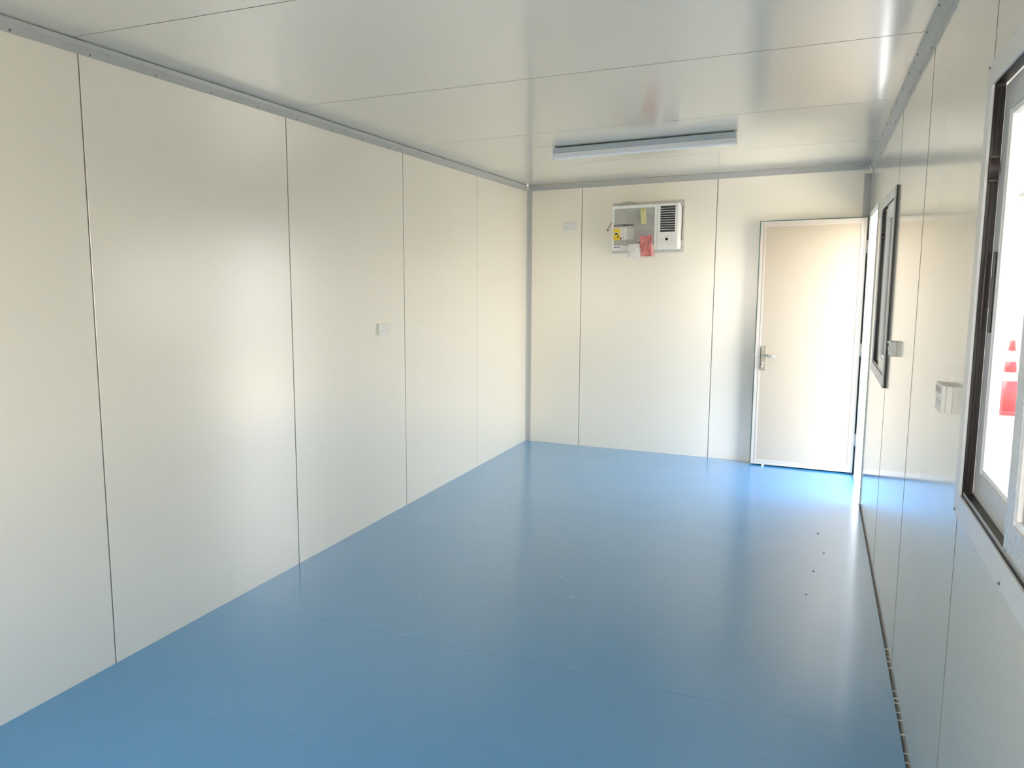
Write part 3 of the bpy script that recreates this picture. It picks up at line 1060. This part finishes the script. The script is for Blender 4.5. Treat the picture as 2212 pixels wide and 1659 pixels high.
# ------------------------------------------------------------------ things taped to the air conditioner
def grid_sheet(name, corners, y, mats, parent, nx=10, nz=12, amp=0.003, seed=1, thick=0.0008, bulge=0.0):
    """a thin crumpled sheet; corners: TL, TR, BR, BL in (x, z)"""
    rr = random.Random(seed)
    TL, TR, BR, BL = corners
    mb = MB()
    F_, B_ = {}, {}
    ph = [rr.uniform(0, 6.28) for _ in range(4)]
    for i in range(nx + 1):
        for j in range(nz + 1):
            u, v = i / nx, j / nz
            x = (TL[0] * (1 - u) + TR[0] * u) * (1 - v) + (BL[0] * (1 - u) + BR[0] * u) * v
            z = (TL[1] * (1 - u) + TR[1] * u) * (1 - v) + (BL[1] * (1 - u) + BR[1] * u) * v
            d = amp * (math.sin(7 * u + 4 * v + ph[0]) * math.cos(5 * v - 3 * u + ph[1]) + 0.5 * math.sin(13 * u - 9 * v + ph[2]))
            d += rr.uniform(-1, 1) * amp * 0.25
            edge = min(u, 1 - u, v, 1 - v) * 4
            d += bulge * min(1, edge)
            yy = y - amp * 1.6 - d
            F_[i, j] = mb.bm.verts.new((x, yy, z))
            B_[i, j] = mb.bm.verts.new((x, yy + thick, z))
    for i in range(nx):
        for j in range(nz):
            f = mb.bm.faces.new([F_[i, j], F_[i, j + 1], F_[i + 1, j + 1], F_[i + 1, j]]); f.smooth = True
            f = mb.bm.faces.new([B_[i, j], B_[i + 1, j], B_[i + 1, j + 1], B_[i, j + 1]]); f.smooth = True
    def side(seq):
        for a, b in zip(seq, seq[1:]):
            mb.bm.faces.new([F_[a], F_[b], B_[b], B_[a]])
    side([(i, 0) for i in range(nx + 1)])
    side([(nx, j) for j in range(nz + 1)])
    side([(i, nz) for i in range(nx, -1, -1)])
    side([(0, j) for j in range(nz, -1, -1)])
    return mb.build(name, mats, parent)

# clear sleeve hanging over the grille
sroot = tag(empty('plastic_sleeve', (1.085, AF, 1.86)), 'crumpled clear plastic sleeve hanging over the air conditioner grille', 'plastic bag')
grid_sheet('film', [(0.966, 2.150), (1.200, 2.135), (1.204, 1.870), (0.970, 1.872)], AF - 0.003, 'film', sroot, 16, 18, 0.0018, 4)
mb = MB()
tri = [(1.068, 2.005), (1.092, 2.005), (1.080, 2.028)]
def tri_ring(mb, c, r0, r1, y0, y1):
    o = [(c[0] + r0 * math.sin(2 * math.pi * k / 3), c[1] + r0 * math.cos(2 * math.pi * k / 3)) for k in range(3)]
    n = [(c[0] + r1 * math.sin(2 * math.pi * k / 3), c[1] + r1 * math.cos(2 * math.pi * k / 3)) for k in range(3)]
    for k in range(3):
        j = (k + 1) % 3
        mb.prism([o[k], o[j], n[j], n[k]], y0, y1, 1)
tri_ring(mb, (1.082, 2.010), 0.013, 0.010, AF - 0.0115, AF - 0.0109)
mb.build('recycling_mark', 'pale_ink', sroot)
# yellow tape strip
grid_sheet('adhesive_tape', [(1.079, 2.178), (1.129, 2.176), (1.137, 2.046), (1.088, 2.040)], AF - 0.0115, 'tape', None, 6, 14, 0.0010, 9)
tag(bpy.data.objects['adhesive_tape'], 'strip of pale yellow tape holding the plastic sleeve', 'tape')
# zip bag with red packet
zroot = tag(empty('zip_bag', (1.13, AF - 0.015, 1.75)), 'clear zip bag with a red packet inside taped below the sleeve', 'plastic bag')
grid_sheet('bag_film', [(1.040, 1.973), (1.190, 1.988), (1.209, 1.752), (1.096, 1.750)], AF - 0.024, 'zip_film', zroot, 12, 14, 0.0012, 12)
grid_sheet('red_packet', [(1.080, 1.934), (1.184, 1.945), (1.205, 1.764), (1.096, 1.764)], AF - 0.013, 'red_pack', zroot, 12, 14, 0.0018, 15)
mb = MB()
for (x0, z0_, x1, z1_) in ((1.05, 1.956, 1.180, 1.968), (1.058, 1.946, 1.178, 1.957)):
    mb.prism([(x0, z0_), (x1, z1_), (x1, z1_ + 0.0016), (x0, z0_ + 0.0016)], AF - 0.0282, AF - 0.0276, 1)
mb.build('zip_seal', 'pale_ink', zroot)
mb = MB()
mb.prism([(1.092, 1.9535), (1.116, 1.9560), (1.116, 1.9590), (1.092, 1.9565)], AF - 0.0290, AF - 0.0284, 1)
mb.build('print_mark', 'ink', zroot)
mb = MB()
mb.prism([(1.066, 1.890), (1.100, 1.898), (1.103, 1.874), (1.066, 1.872)], AF - 0.0125, AF - 0.0110, 1)
mb.build('dark_tab', 'dark_pack', zroot)
# folded white card
croot = tag(empty('folded_card', (1.03, AF - 0.01, 1.755)), 'folded white card in a clear pouch below the plastic sleeve', 'card')
grid_sheet('card_sheet', [(0.985, 1.872), (1.080, 1.875), (1.090, 1.757), (0.981, 1.754)], AF - 0.015, 'paper', croot, 8, 8, 0.0010, 21)
mb = MB()
mb.prism([(0.990, 1.762), (1.078, 1.850), (1.084, 1.762)], AF - 0.0235, AF - 0.0215, 1)
mb.build('folded_flap', 'white', croot)

# ================================================================== OUTLETS AND SWITCH
def gpo_back():
    x0, x1, z0, z1 = 0.358, 0.479, 2.022, 2.096
    r = tag(empty('power_outlet', ((x0 + x1) / 2, D, z0)), 'white double power outlet on the end wall left of the air conditioner', 'power outlet')
    mb = MB(); mb.box(x0, x1, D - 0.010, D, z0, z1)
    mb.build('face_plate', 'white', r, bevel=0.002)
    for cx in (x0 + 0.032, x0 + 0.078):
        mb = MB(); mb.box(cx - 0.008, cx - 0.001, D - 0.0125, D - 0.0101, z1 - 0.016, z1 - 0.006)
        mb.build('rocker_switch', 'pale_ink', r, bevel=0.0006)
        mb = MB()
        mb.prism([(cx - 0.008, z0 + 0.028), (cx - 0.006, z0 + 0.029), (cx - 0.003, z0 + 0.037), (cx - 0.005, z0 + 0.038)], D - 0.0112, D - 0.0101, 1)
        mb.prism([(cx + 0.010, z0 + 0.028), (cx + 0.008, z0 + 0.027), (cx + 0.005, z0 + 0.037), (cx + 0.007, z0 + 0.038)], D - 0.0112, D - 0.0101, 1)
        mb.box(cx + 0.0000, cx + 0.0022, D - 0.0112, D - 0.0101, z0 + 0.012, z0 + 0.021)
        mb.build('socket_slots', 'pale_ink', r)
    return r
gpo_back()

def gpo_left():
    y0, y1, z0, z1 = 4.050, 4.172, 1.213, 1.286
    r = tag(empty('power_outlet', (0, (y0 + y1) / 2, z0)), 'white double power outlet on the long left wall', 'power outlet')
    mb = MB(); mb.box(0.0, 0.011, y0 + 0.002, y1 - 0.002, z0 + 0.002, z1 - 0.002)
    mb.build('mounting_block', 'white', r, bevel=0.001)
    mb = MB(); mb.box(0.0115, 0.018, y0, y1, z0, z1)
    mb.build('face_plate', 'white', r, bevel=0.002)
    for cy in (y0 + 0.036, y0 + 0.088):
        mb = MB(); mb.box(0.0182, 0.0202, cy - 0.004, cy + 0.004, z1 - 0.022, z1 - 0.008)
        mb.build('rocker_switch', 'paper', r, bevel=0.0006)
        mb = MB()
        for dy, dz in ((-0.010, 0.026), (0.008, 0.026), (-0.001, 0.012)):
            mb.box(0.0182, 0.0188, cy + dy, cy + dy + 0.002, z0 + dz, z0 + dz + 0.008)
        mb.build('socket_slots', 'pale_ink', r)
    return r
gpo_left()

def gpo_right():
    y0, y1, z0, z1 = 2.352, 2.467, 1.186, 1.262
    xs_ = W - 0.024
    r = tag(empty('power_outlet', (W, (y0 + y1) / 2, z0)), 'white surface-mounted power outlet on the right wall beside the large window', 'power outlet')
    mb = MB(); mb.box(W - 0.014, W, y0 + 0.002, y1 - 0.002, z0 + 0.002, z1 - 0.002)
    mb.build('mounting_block', 'white', r, bevel=0.001)
    mb = MB(); mb.box(xs_, W - 0.0145, y0, y1, z0, z1)
    mb.build('face_plate', 'white', r, bevel=0.0015)
    for cy in (y0 + 0.034, y0 + 0.082):
        mb = MB(); mb.box(xs_ - 0.004, xs_ - 0.0002, cy - 0.006, cy + 0.006, z1 - 0.024, z1 - 0.010)
        mb.build('rocker_switch', 'pale_ink', r, bevel=0.0006)
        mb = MB()
        for dy, dz in ((-0.009, 0.024), (0.007, 0.024), (-0.001, 0.010)):
            mb.box(xs_ - 0.0008, xs_ - 0.0001, cy + dy, cy + dy + 0.0022, z0 + dz, z0 + dz + 0.009)
        mb.build('socket_slots', 'pale_ink', r)
    return r
gpo_right()

def light_switch():
    y0, y1, z0, z1 = 3.935, 4.050, 1.195, 1.262
    r = tag(empty('light_switch', (W, (y0 + y1) / 2, z0)), 'white surface light switch on the right wall beside the small window', 'light switch')
    mb = MB(); mb.box(W - 0.024, W, y0, y1, z0, z1)
    mb.build('switch_box', 'white', r, bevel=0.002)
    mb = MB(); mb.box(W - 0.030, W - 0.0243, y0 + 0.045, y0 + 0.070, z0 + 0.022, z0 + 0.046)
    mb.build('rocker', 'white', r, bevel=0.0015)
    mb = MB(); mb.box(W - 0.030, W - 0.0243, y1 - 0.02, y1 - 0.004, z1 - 0.012, z1 - 0.002)
    mb.build('cable_clip', 'white', r)
    return r
light_switch()

# ================================================================== CEILING BATTEN LIGHT
def batten():
    x0, x1 = 0.855, 2.008
    ya, yb = 4.962, 5.022
    r = tag(empty('ceiling_light', ((x0 + x1) / 2, (ya + yb) / 2, 2.372)), 'long white batten light, switched off, on the ceiling', 'ceiling light')
    mb = MB(); mb.box(x0 + 0.01, x1 - 0.01, ya + 0.012, yb - 0.012, 2.4435, 2.4497)
    mb.build('mounting_strip', 'black', r)
    mb = MB(); mb.box(x0, x1, ya, yb, 2.410, 2.4435)
    mb.build('housing', 'batten_grey', r, bevel=0.001)
    mb = MB()
    prof = []
    for i in range(9):
        a = -math.pi + math.pi * i / 8
        prof.append(((ya + yb) / 2 + 0.030 * math.cos(a), 2.384 + 0.012 * math.sin(a)))
    prof += [(yb - 0.001, 2.4085), (ya + 0.001, 2.4085)]
    mb.prism(prof, x0, x1, 0)
    mb.build('diffuser', 'white_cool', r)
    for xa, xb in ((x0 - 0.004, x0 - 0.0002), (x1 + 0.0002, x1 + 0.004)):
        mb = MB()
        mb.box(xa, xb, ya - 0.001, yb + 0.001, 2.372, 2.4435)
        mb.build('end_cap', 'white', r, bevel=0.001)
batten()

# ================================================================== OUTSIDE
GZ = -0.15
mb = MB()
mb.box(-40, 60, -40, 60, GZ - 0.5, GZ)
tag(mb.build('ground', 'gravel'), 'pale gravel yard outside the window', 'ground', kind='structure')
mb = MB()
for i in range(2600):
    rr_ = random
    x, y = rr_.uniform(3.2, 9.5), rr_.uniform(12.3, 14.6)
    h = rr_.uniform(0.04, 0.13)
    a = rr_.uniform(0, 6.28)
    dx, dy = 0.012 * math.cos(a), 0.012 * math.sin(a)
    v = [mb.bm.verts.new(c) for c in ((x - dx, y - dy, GZ), (x + dx, y + dy, GZ), (x + dx * 3 * rr_.uniform(-1, 1), y, GZ + h))]
    mb.bm.faces.new(v)
tag(mb.build('grass', 'grass'), 'patchy low grass in front of the white building', 'grass', kind='stuff')

def cone():
    cx, cy = 4.71, 11.57
    r = tag(empty('traffic_cone', (cx, cy, GZ)), 'red traffic cone with white bands on the gravel outside the large window', 'traffic cone')
    mb = MB(); mb.box(cx - 0.19, cx + 0.19, cy - 0.19, cy + 0.19, GZ, GZ + 0.045)
    mb.build('base', 'cone_red', r, bevel=0.01)
    def rad(z):
        return 0.125 + (0.028 - 0.125) * (z / 0.9)
    segs = [(0.045, 0.42, 'cone_red', 'cone_body'), (0.42, 0.53, 'cone_white', 'band'), (0.53, 0.665, 'cone_red', 'cone_middle'),
            (0.665, 0.80, 'cone_white', 'band'), (0.80, 0.93, 'cone_red', 'cone_tip')]
    for a, b, m, n in segs:
        mb = MB(); mb.tube((cx, cy, GZ + a), (cx, cy, GZ + b), rad(a), rad(b), 28)
        mb.build(n, m, r)
cone()

def cabin():
    x0, x1, y0, y1 = 3.3, 13.5, 15.2, 18.0
    r = tag(empty('portable_cabin', ((x0 + x1) / 2, y0, GZ)), 'white portable cabin standing across the gravel yard', 'building')
    mb = MB(); mb.box(x0, x1, y0, y1, 0.07, 2.9)
    mb.build('wall', 'cladding', r)
    mb = MB(); mb.box(x0 - 0.02, x1 + 0.02, y0 - 0.03, y0 - 0.001, 0.02, 0.10)
    mb.build('sill_strip', 'white_alu', r)
    mb = MB(); mb.box(x0 + 0.02, x1 - 0.02, y0 + 0.03, y1 - 0.03, GZ, 0.07)
    mb.build('skid', 'grey_skid', r)
    mb = MB(); mb.box(x0 - 0.1, x1 + 0.1, y0 - 0.1, y1 + 0.1, 2.9, 3.02)
    mb.build('roof', 'grey_skid', r)
cabin()
